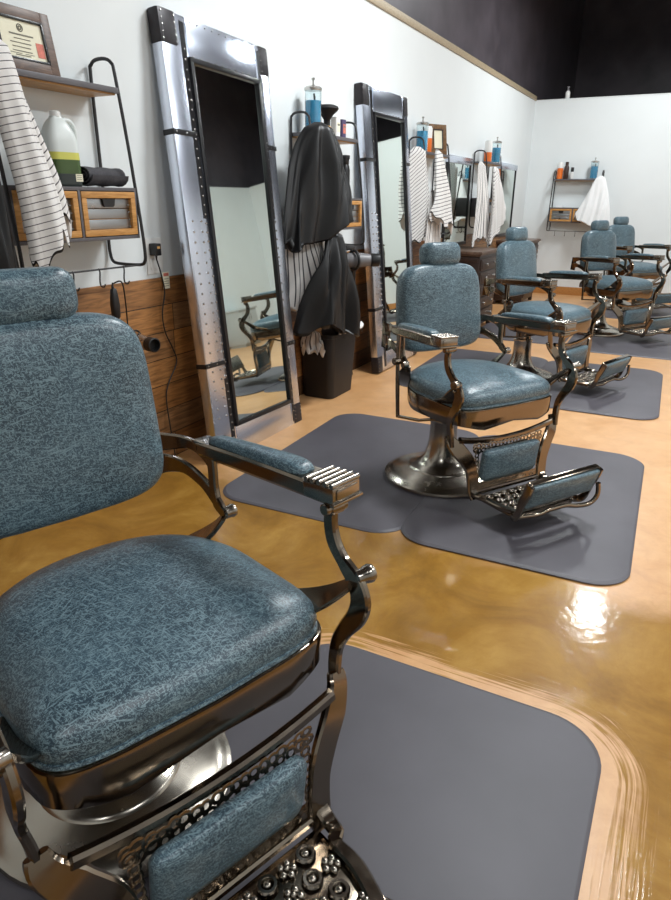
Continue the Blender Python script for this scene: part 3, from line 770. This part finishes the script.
# second shelf
cape('barber_cape', 'upper black cape, hung from the shelf loop left of the neck brush', 'cape', MT['blackcape'], (-2.30, 4.03, 1.83), .66, .07, .25, .045, .07, 7, 5, -.03, .09, amp=.7, gather=.62, drop=.035, off=.05, edge=4.04)
cape('barber_cape', 'black cape hanging low over the trash bin', 'cape', MT['blackcape'], (-2.27, 4.08, 1.19), .66, .06, .26, .045, .08, 6, 21, -.02, -.03, amp=.7, gather=.8, drop=.2, off=.05, edge=3.96)
cape('barber_cape', 'striped cape peeking out between tall mirror and low black cape', 'cape', MT['stripe_narrow'], (-2.33, 3.92, 1.24), .54, .10, .19, .018, .02, 6, 31, -.0, .16, group=G1, amp=.5, drop=.1, edge=4.04)
cape('barber_cape', 'striped cape on the right of the upper black one, by the drawers', 'cape', MT['stripe_fine'], (-2.30, 4.22, 1.62), .47, .05, .10, .016, .018, 5, 41, .0, -.12, group=G1, shear=.3, drop=.035)
# third shelf
cape('barber_cape', 'white striped cape beside the second tall mirror, left of the pair below the jar', 'cape', MT['stripe_fine'], (-2.36, 6.05, 1.82), .80, .05, .09, .02, .025, 6, 51, -.03, .1, group=G1, shear=1.2, off=.0, drop=.03, edge=6.14)
cape('barber_cape', 'white cape with level stripes, broadest of those under the small picture frame', 'cape', MT['stripe_fine'], (-2.28, 6.22, 1.80), .62, .05, .25, .03, .045, 5, 55, .06, -.06, group=G1, shear=.1, off=.06, drop=.03, edge=6.1)
cape('barber_cape', 'white cape with upright stripes showing low, just above the middle chair headrest', 'cape', MT['stripe_along'], (-2.38, 6.24, 1.46), .72, .12, .26, .014, .016, 7, 57, .0, 0, group=G1, drop=.03)
# fourth shelf
cape('barber_cape', 'white cape with upright stripes behind the third chair, left of the farther mirror', 'cape', MT['stripe_along'], (-2.36, 7.86, 1.78), .82, .12, .34, .016, .02, 8, 61, .0, .03, group=G1, drop=.02)
cape('barber_cape', 'white pointed cape fold hanging right beside the farther framed mirror', 'cape', MT['stripe_fine'], (-2.27, 8.2, 1.74), .66, .05, .30, .03, .05, 4, 63, .02, .2, group=G1, shear=.8, off=.055, drop=.02)
# back wall
cape('barber_cape', 'plain white cape hanging on the back wall shelf, above the fourth chair', 'cape', MT['terry'], (-1.38, YB-.10, 1.72), .64, .05, .26, .03, .06, 5, 71, -.02, -.08, rotz=-pi/2, drop=.14)

# ------------------------------------------------------------------ bin
def bin_():
    root = thing('trash_bin', 'dark brown plastic trash bin on the floor beside the first tall mirror', 'bin', (-2.315, 4.325, 0))
    b = B()
    rg = []
    for k, z in ((.9, .0), (.93, .004), (1.0, .2), (1.1, .455), (1.135, .458), (1.135, .48), (1.1, .482), (1.08, .47), (.9, .03)):
        rg.append([Vector((x*k, y*k, z)) for x, y in rrect(.27, .385, .05, 6)])
    b.rings(rg, cap0=True, cap1=True); b.build('bin_body', MT['binp'], root)
bin_()
def draped(name, label, cat, m, loc, sx, sy, drop, seed, rz=0):
    rnd = random.Random(seed); b = B(); n = 40; top = []; prof = [(.05, .012), (.5, .02), (.85, .014), (1.0, 0), (1.05, -.02), (1.06, -drop), (1.03, -drop), (1.0, -.02), (.9, .0)]
    ph = [rnd.uniform(0, 6) for _ in range(3)]; o = rrect(sx, sy, .05, 9)
    b.rings([[Vector((x*k*(1+.03*sin(7*j/len(o)*6.28+ph[0])), y*k*(1+.03*sin(6*j/len(o)*6.28+ph[1])), z+(.018*sin(5*j/len(o)*6.28+ph[2]) if z < -.02 else 0))) for j, (x, y) in enumerate(o)] for k, z in prof])
    t = b.build(name, m, None, loc, rz); return tag(t, label, cat)
draped('folded_cape', 'black and white cloth bundled over the rim of the trash bin', 'cape', MT['dark'], (-2.255, 4.44, .502), .2, .33, .05, 3)
cape('striped_cloth', 'striped cloth corner hanging over the left side of the trash bin', 'cloth', MT['stripe_along'], (-2.33, 4.115, .50), .13, .06, .10, .008, .016, 5, 83, 0, 0, rotz=-pi/2, free=True)
b = B(); b.tube([(-2.16, 4.2, .492), (-2.135, 4.28, .497), (-2.125, 4.4, .497), (-2.13, 4.5, .50), (-2.16, 4.565, .51)], [.012, .017, .018, .018, .012], 10, 5)
tag(b.build('rolled_towel', MT['terry'], None), 'small white rolled towel along the front rim of the trash bin', 'towel')

# ------------------------------------------------------------------ things on the first shelf
ZS = 1.8292   # upper board top
ZD = 1.4322   # drawer cabinet top
def picture(label, loc, W, H, tilt, rotz, mframe, detail=True, name='picture_frame'):
    root = thing(name, label, 'picture', loc, 0)
    root.rotation_euler = (0, -tilt, rotz)
    f = .042 if detail else .05
    b = B()
    for s in (-1, 1): b.box((0, s*(W/2-f/2), H/2), (.022, f, H), .006)
    for z in (f/2, H-f/2): b.box((0, 0, z), (.022, W-2*f+.004, f), .006)
    b.build('frame', mframe, root)
    b = B(); f2 = f-.004
    for s in (-1, 1): b.box((.007, s*(W/2-f2-.004), H/2), (.01, .01, H-2*f2), .003)
    for z in (f2+.004, H-f2-.004): b.box((.007, 0, z), (.01, W-2*f2, .01), .003)
    b.build('inner_lip', MT['bezel'], root)
    b = B(); b.box((0, 0, H/2), (.008, W-2*f+.01, H-2*f+.01), 0)
    sheet = b.build('certificate', MT['paper'], root)
    if detail:
        b = B(); x = .0048; hw = W/2-f
        b.torus((x, 0, H-f-.028), .012, .002, (1, 0, 0), 16, 5); b.torus((x, 0, H-f-.028), .006, .002, (1, 0, 0), 12, 5)
        for k in range(6):
            wl = (.8, .55, .7, .62, .66, .5)[k]*hw; z = H-f-.052-.014*k
            b.box((x, -.01 if k > 1 else 0, z), (.0008, wl*1.3, .003 if k else .005), 0)
        b.box((x, -.04, f+.02), (.0008, .05, .0015), 0); b.box((x, .02, f+.02), (.0008, .04, .0015), 0)
        b.build('printing', MT['ink'], sheet)
        b = B(); b.box((x, hw-.026, f+.042), (.0012, .034, .05), 0); b.build('red_photo', MT['red'], sheet)
    return root
picture('framed certificate standing on the top of the left shelf', (-2.345, 1.975, ZS+.001), .285, .22, .16, 0, MT['frame_wood'], True, 'certificate_frame')
def jug():
    root = thing('plastic_jug', 'milky plastic jug half full of green liquid on the left shelf', 'jug', (-2.345, 2.07, ZD), radians(-12))
    root.scale = (.9, .9, .97)
    def ring(k, z, kx=None): return [Vector((x*(kx or k), y*k, z)) for x, y in rrect(.125, .15, .04, 6)]
    b = B(); b.rings([ring(.93, .0), ring(1.0, .006), ring(1.0, .012), ring(1.0, .05)], cap1=False); b.mi = 1
    b.rings([ring(1.0, .05), ring(1.0, .104)], cap0=False, cap1=False); b.mi = 2
    b.rings([ring(1.0, .104), ring(.995, .132)], cap0=False, cap1=False); b.mi = 3
    b.rings([ring(.995, .132), ring(.97, .175), ring(.86, .205), ring(.66, .235), ring(.46, .255), ring(.34, .262), ring(.32, .268)], cap0=False)
    bod = b.build('jug_body', [MT['navy'], MT['green'], MT['yellow'], MT['jugp']], root)
    b = B(); b.tube([(0, .025, .255), (0, .055, .255), (0, .078, .238), (0, .085, .205), (0, .078, .165), (0, .066, .145)], .011, 10, 4); b.build('handle', MT['jugp'], root)
    b = B(); b.lathe([(.02, .265), (.023, .267), (.023, .285), (.019, .288), (.001, .289)], 24); b.build('cap', MT['white'], root)
    b = B(); b.box((.0632, .045, .035), (.001, .034, .03), 0); b.mi = 1
    for k in range(3): b.box((.064, .045, .028+.008*k), (.0006, .024, .0018), 0)
    b.build('label_sticker', [MT['paper'], MT['ink']], root)
jug()
def rolled_towel():
    b = B()
    pts = []
    for k in range(46):
        a = k*.42; r = .006+.0009*k; pts.append((r*cos(a), r*sin(a)))
    th = .004
    for y0, y1, dx in ((-.12, .10, 0),):
        rings = []
        for j in range(9):
            y = y0+(y1-y0)*j/8; sc = 1+.05*sin(j*1.7)
            out = [Vector((p[0]*1.25*sc, y, .046+p[1]*sc*.95)) for p in pts]
            inn = [Vector((p[0]*.9*1.25*sc, y, .046+p[1]*sc*.95*.9)) for p in reversed(pts)]
            rings.append(out+inn)
        b.rings(rings)
    o = b.build('rolled_towel', MT['towel'], None, (-2.335, 2.275, ZD), radians(4), sharp=70)
    tag(o, 'charcoal rolled towel lying beside the jug on the left shelf', 'towel')
rolled_towel()

# outlet, adaptor, tag, clipper, dryer, cords on the left wall
def outlet():
    root = thing('power_outlet', 'white wall outlet with black plug just above the wood planks', 'outlet', (XW, 2.70, 1.11))
    b = B(); b.box((.004, 0, .0), (.008, .115, .18), .003); b.build('cover_plate', MT['white'], root)
    b = B(); b.box((.008, -.02, .03), (.006, .036, .055), .004); b.box((.008, -.02, -.04), (.006, .036, .055), .004); b.build('socket', MT['white'], root)
    b = B(); b.box((.032, -.02, .035), (.046, .042, .06), .006); b.tube([(.035, -.02, .01), (.035, -.02, -.012)], [.007, .004], 8)
    b.mi = 1; b.box((.0555, -.02, .045), (.002, .02, .012), .001)
    tag(b.build('plug_adaptor', [MT['black'], MT['brushwood']], None, (XW, 2.70, 1.11)), 'black plug adaptor in the white wall outlet', 'adaptor')
outlet()
b = B(); b.box((0, 0, 0), (.003, .05, .085), .001); b.mi = 1; b.box((.0016, 0, .03), (.001, .04, .016), 0); b.mi = 2
for k in range(4): b.box((.0016, 0, .008-.012*k), (.001, .034, .003), 0)
tag(b.build('warning_tag', [MT['paper'], MT['red'], MT['ink']], None, (XW+.03, 2.745, .985)), 'small white warning tag with red mark on the cord below the outlet', 'tag')
def clipper(loc, label):
    root = thing('hair_clipper', label, 'clipper', loc)
    b = B(); b.rings([[Vector((x, y, z)) for x, y in rrect(w*.8, w, w*.25, 4)] for w, z in ((.02, -.06), (.036, -.05), (.04, 0), (.034, .04), (.026, .07), (.018, .075))]); b.build('clipper_body', MT['black'], root)
    b = B(); b.box((.0, 0, -.068), (.018, .036, .018), .003); b.build('blade', MT['lid'], root)
    b = B(); b.tube([(0, 0, .072), (0, -.004, .085), (0, .0, .1)], [.008, .005, .0035], 8); b.build('strain_relief', MT['black'], root)
clipper((-2.255, 2.19, .94), 'black hair clipper hanging from a hook under the left shelf')
tag(B().tube([(-2.255, 2.19, 1.035), (-2.26, 2.25, 1.035), (-2.3, 2.3, .93), (-2.36, 2.36, .8), (-2.39, 2.41, .745)], .0035, 6, 6).build('cord', MT['black'], None), 'thin black cord looping from the hanging clipper to the dryer', 'cord')
tag(B().tube([(-2.435, 2.68, 1.098), (-2.43, 2.70, 1.02), (-2.43, 2.715, .93), (-2.435, 2.69, .82), (-2.435, 2.70, .72), (-2.435, 2.75, .62), (-2.435, 2.77, .54), (-2.44, 2.70, .44), (-2.44, 2.67, .36), (-2.42, 2.66, .2), (-2.4, 2.66, .02)], .0035, 6, 6).build('cord', MT['black'], None), 'long black cord hanging from the wall outlet down the planks', 'cord')
def dryer(loc, rz, rx, label, mbody):
    root = thing('hair_dryer', label, 'hair dryer', loc); root.rotation_euler = (rx, 0, rz)
    b = B(); b.lathe([(.02, -.085), (.034, -.08), (.04, -.04), (.038, .02), (.031, .07), (.03, .075)], 24, (0, 0, 0), (1, 0, 0)); b.build('dryer_body', mbody, root)
    b = B(); b.lathe([(.033, .072), (.036, .078), (.035, .12), (.03, .122), (.028, .09)], 24, (0, 0, 0), (1, 0, 0)); b.build('nozzle', MT['black'], root)
    b = B(); b.tube([(-.02, 0, -.03), (-.018, 0, -.09), (-.01, 0, -.15)], [.017, .015, .013], 12, 4); b.build('handle', MT['black'], root)
    return root
dryer((-2.37, 2.44, .72), radians(-12), 0, 'chrome hair dryer with black nozzle beside the near chair back', MT['lid'])
b = B(); b.tube([(-2.452, 2.41, .78), (-2.40, 2.42, .78), (-2.385, 2.425, .765)], .005, 6, 3); b.torus((-2.385, 2.43, .73), .046, .005, (1, .2, 0), 20, 6); b.cyl((-2.453, 2.41, .78), (-2.447, 2.41, .78), .018)
tag(b.build('dryer_holder', MT['rod'], None), 'dark wire ring on the planks holding the chrome dryer', 'holder')

# ------------------------------------------------------------------ second shelf things
def jar(loc, label, rotz=0, s=1.0, group='blue disinfectant jars', hz=1.0):
    root = thing('disinfectant_jar', label, 'jar', loc, rotz, group)
    root.scale = (1, 1, hz)
    b = B(); b.lathe([(.05*s, 0), (.054*s, .004), (.054*s, .225), (.051*s, .226), (.051*s, .01), (.001, .01)], 28, cap0=True, cap1=True); b.build('glass_jar', MT['glass'], root)
    b = B(); b.lathe([(.001, .0115), (.0495*s, .012), (.0495*s, .17), (.001, .17)], 28, cap0=False, cap1=False); b.build('blue_liquid', MT['blue'], root)
    b = B(); b.lathe([(.056*s, .222), (.058*s, .226), (.058*s, .236), (.045*s, .244), (.01, .248), (.01, .252), (.006, .256), (.006, .275), (.011, .278), (.011, .288), (.001, .29)], 24); b.build('lid', MT['lid'], root)
    b = B(); b.box((.012, .012, .12), (.012, .006, .18), .002, Rx(.25)); b.box((.012, -.015, .11), (.01, .006, .17), .002, Rx(-.2)); b.build('comb', MT['black'], root)
    return root
jar((-2.36, 4.185, ZS-.035), 'tall glass jar of blue liquid beside the neck brush on the second shelf', 0, 1.0, 'blue disinfectant jars', 1.12)
def neck_brush():
    root = thing('neck_brush', 'neck brush with black bristles standing on its wooden handle', 'brush', (-2.36, 4.375, ZS-.035))
    b = B(); b.lathe([(.02, 0), (.036, .004), (.04, .02), (.036, .045), (.024, .058), (.02, .062)], 24); b.build('handle', MT['brushwood'], root)
    b = B(); b.lathe([(.02, .06), (.023, .063), (.022, .085), (.024, .09)], 24); b.build('ferrule', MT['black'], root)
    b = B(); b.lathe([(.02, .088), (.024, .1), (.045, .13), (.072, .152), (.08, .165), (.074, .178), (.05, .188), (.001, .192)], 30); b.build('bristles', MT['bristle'], root)
neck_brush()
def tin(loc, w, d, h, m, label, band=None):
    b = B(); b.rings([[Vector((x, y, z)) for x, y in rrect(d, w, .01, 4)] for z in (0, h)])
    if band:
        b.mi = 1; b.box((d/2, 0, h*.5), (.001, w*.7, h*.5), 0); b.mi = 2; b.box((d/2+.0007, 0, h*.62), (.001, w*.5, h*.1), 0)
    tag(b.build('product_box', [m, band or m, MT['ink']], None, loc), label, 'box', 'small boxes beside the neck brush')
tin((-2.36, 4.50, ZS-.035), .062, .05, .125, MT['white'], 'white product box right of the neck brush', MT['paper'])
tin((-2.36, 4.59, ZS-.035), .06, .05, .118, plain('navy_red_box', (70, 60, 96), .5), 'dark box with red and white label at the right end of the second shelf', MT['red'])
def bottle(loc, prof, mats, label, name='bottle', group=None, cat='bottle'):
    root = thing(name, label, cat, loc, 0, group)
    (pb, mb), (pc, mc) = zip(prof, mats)
    B().lathe(pb, 24).build('bottle_body', mb, root); B().lathe(pc, 20).build('cap', mc, root)
    return root
bottle((-2.36, 4.66, ZD-.035), [[(.03, 0), (.034, .004), (.034, .19), (.028, .22), (.022, .23)], [(.024, .228), (.027, .232), (.027, .262), (.033, .268), (.033, .29), (.001, .293)]], [MT['black'], MT['black']], 'slim black bottle on the drawers of the second shelf')
b = B(); b.tube([(-2.30, 4.52, 1.427), (-2.31, 4.47, 1.433), (-2.33, 4.42, 1.427)], .026, 10, 3)
tag(b.build('rolled_cloth', MT['towel'], None), 'small grey rolled cloth left of the slim black bottle', 'cloth')
dryer((-2.12, 4.40, .985), radians(35), .5, 'black and grey hair dryer hanging under the second shelf', MT['grey']).scale = (1.3, 1.3, 1.3)
b = B(); b.tube([(-2.25, 4.37, 1.068), (-2.2, 4.37, 1.075), (-2.16, 4.37, 1.055), (-2.14, 4.37, 1.04)], .008, 8, 3); b.torus((-2.135, 4.37, .985), .066, .01, (.5, .86, 0), 22, 8); b.box((-2.2, 4.36, 1.07), (.09, .14, .035), .012)
tag(b.build('dryer_holder', MT['black'], None), 'black holder clipped under the second shelf carrying the grey dryer', 'holder')
b = B(); b.tube([(-2.14, 4.40, .78), (-2.2, 4.55, .72), (-2.22, 4.57, .6), (-2.28, 4.62, .45), (-2.34, 4.68, .25), (-2.36, 4.8, .05), (-2.38, 4.88, .006), (-2.42, 4.96, .006)], .004, 6, 6)
tag(b.build('cord', MT['black'], None), 'black dryer cord hanging behind the trash bin to the floor', 'cord')

# ------------------------------------------------------------------ third, fourth, back shelf things
jar((-2.37, 6.215, ZS-.03), 'jar of blue liquid at the left end of the third shelf, above striped capes')
bottle((-2.36, 6.34, ZS-.03), [[(.035, 0), (.038, .004), (.038, .1), (.038, .12)], [(.038, .12), (.038, .2), (.03, .22), (.001, .222)]], [MT['orange'], MT['white']], 'white and orange bottle beside the small brown picture frame')
picture('small brown picture frame standing on the third shelf', (-2.37, 6.67, ZS-.029), .21, .27, .14, -.55, MT['frame_brown'], False)
bottle((-2.33, 8.28, ZS-.02), [[(.04, 0), (.044, .004), (.044, .09), (.044, .1)], [(.044, .1), (.044, .19), (.035, .225), (.001, .228)]], [MT['orange'], MT['white']], 'white and orange bottle on the fourth shelf, left of the blue jar')
bottle((-2.36, 8.40, ZS-.02), [[(.034, 0), (.036, .004), (.036, .15), (.02, .18)], [(.02, .18), (.022, .2), (.022, .235), (.001, .237)]], [MT['brown'], MT['brown']], 'dark brown bottle squeezed between orange bottle and blue jar')
jar((-2.33, 8.64, ZS-.02), 'jar of blue liquid on the fourth shelf, left of the farther wall mirror')
yb = YB-.1
bottle((-1.98, yb, ZS-.14), [[(.038, 0), (.042, .004), (.042, .13), (.042, .15)], [(.042, .15), (.042, .2), (.03, .235), (.001, .237)]], [MT['orange'], MT['white']], 'orange and white bottle at the left end of the back wall shelf')
bottle((-1.89, yb, ZS-.14), [[(.034, 0), (.036, .004), (.036, .16), (.022, .19)], [(.022, .19), (.024, .2), (.024, .235), (.001, .237)]], [MT['brown'], MT['brown']], 'dark brown bottle second from the left on the back wall shelf')
bottle((-1.805, yb, ZS-.14), [[(.026, 0), (.028, .004), (.028, .09), (.018, .1)], [(.02, .1), (.022, .11), (.022, .16), (.001, .162)]], [MT['white'], MT['black']], 'small white bottle with black cap on the back wall shelf')
jar((-1.5, yb, ZS-.14), 'jar of blue liquid on the back wall shelf')
bottle((-2.03, YB+.05, ZW+.012), [[(.03, 0), (.033, .004), (.033, .085), (.02, .105)], [(.014, .105), (.014, .135), (.02, .138), (.02, .16), (.001, .162)]], [MT['white'], MT['grey']], 'small white bottle standing on top of the back wall')
b = B(); b.rings([[Vector((x, y, z)) for x, y in rrect(.1, .05, .01, 4)] for z in (0, .03)])
tag(b.build('folded_cloth', MT['terry'], None, (-1.93, yb, ZD-.14)), 'small white folded cloth on the drawers of the back wall shelf', 'cloth')

# ------------------------------------------------------------------ cabinets
def cabinet(y0, y1, label):
    root = thing('drawer_cabinet', label, 'cabinet', (XW+.02, (y0+y1)/2, 0), 0, 'dark carved wooden cabinets')
    W = y1-y0; D = .43; H = .84
    b = B(); b.box((D/2, 0, .06+(H-.06)/2), (D-.02, W-.03, H-.06), .004)
    for sx in (.03, D-.035):
        for s in (-1, 1): b.box((sx, s*(W/2-.035), .03), (.05, .05, .06), .006)
    for s in (-1, 1):
        b.box((D/2, s*(W/2-.012), .14), (D-.06, .012, .05), .004); b.box((D/2, s*(W/2-.012), H-.06), (D-.06, .012, .05), .004)
    b.build('cabinet_body', MT['cab'], root)
    b = B(); b.box((D/2+.005, 0, H+.016), (D+.03, W+.03, .032), .008); b.box((D/2, 0, H-.008), (D+.005, W, .018), .006); b.build('cabinet_top', MT['cabtop'], root)
    dh = (H-.14)/5
    for k in range(5):
        z = .1+dh*(k+.5); b = B(); b.box((D-.004, 0, z), (.022, W-.09, dh-.018), .005); b.box((D+.008, 0, z), (.008, W-.16, dh-.06), .004)
        d = b.build('drawer', MT['cab'], root)
        for s in (-1, 1):
            b = B(); b.lathe([(.008, 0), (.008, .012), (.016, .018), (.014, .028), (.001, .03)], 14, (D+.01, s*W*.22, z), (1, 0, 0)); b.build('knob', MT['lid'], d)
cabinet(7.22, 7.95, 'dark carved wooden drawer cabinet beside the third chair, below the first wall mirror')
cabinet(9.5, 10.25, 'dark wooden cabinet half hidden behind the third chair, below the farther wall mirror')

def low_cabinet():
    root = thing('storage_cabinet', 'low grey cabinet against the opposite wall, seen only in the tall mirror', 'cabinet', (XR-.23, 9.6, 0))
    b = B(); b.box((0, 0, .33), (.38, .5, .58), .005); b.box((.01, 0, .02), (.34, .46, .04), .003); b.build('cabinet_body', MT['grey_light'], root)
    b = B(); b.box((-.01, 0, .635), (.42, .54, .03), .006); b.build('cabinet_top', MT['grey_light'], root)
    for q in (-1, 1):
        b = B(); b.box((-.196, q*.122, .33), (.014, .235, .54), .003); d = b.build('door', MT['grey_light'], root)
        b = B(); b.tube([(-.203, q*.03, .44), (-.22, q*.03, .44), (-.22, q*.03, .54), (-.203, q*.03, .54)], .004, 6); b.build('handle', MT['lid'], d)
low_cabinet()
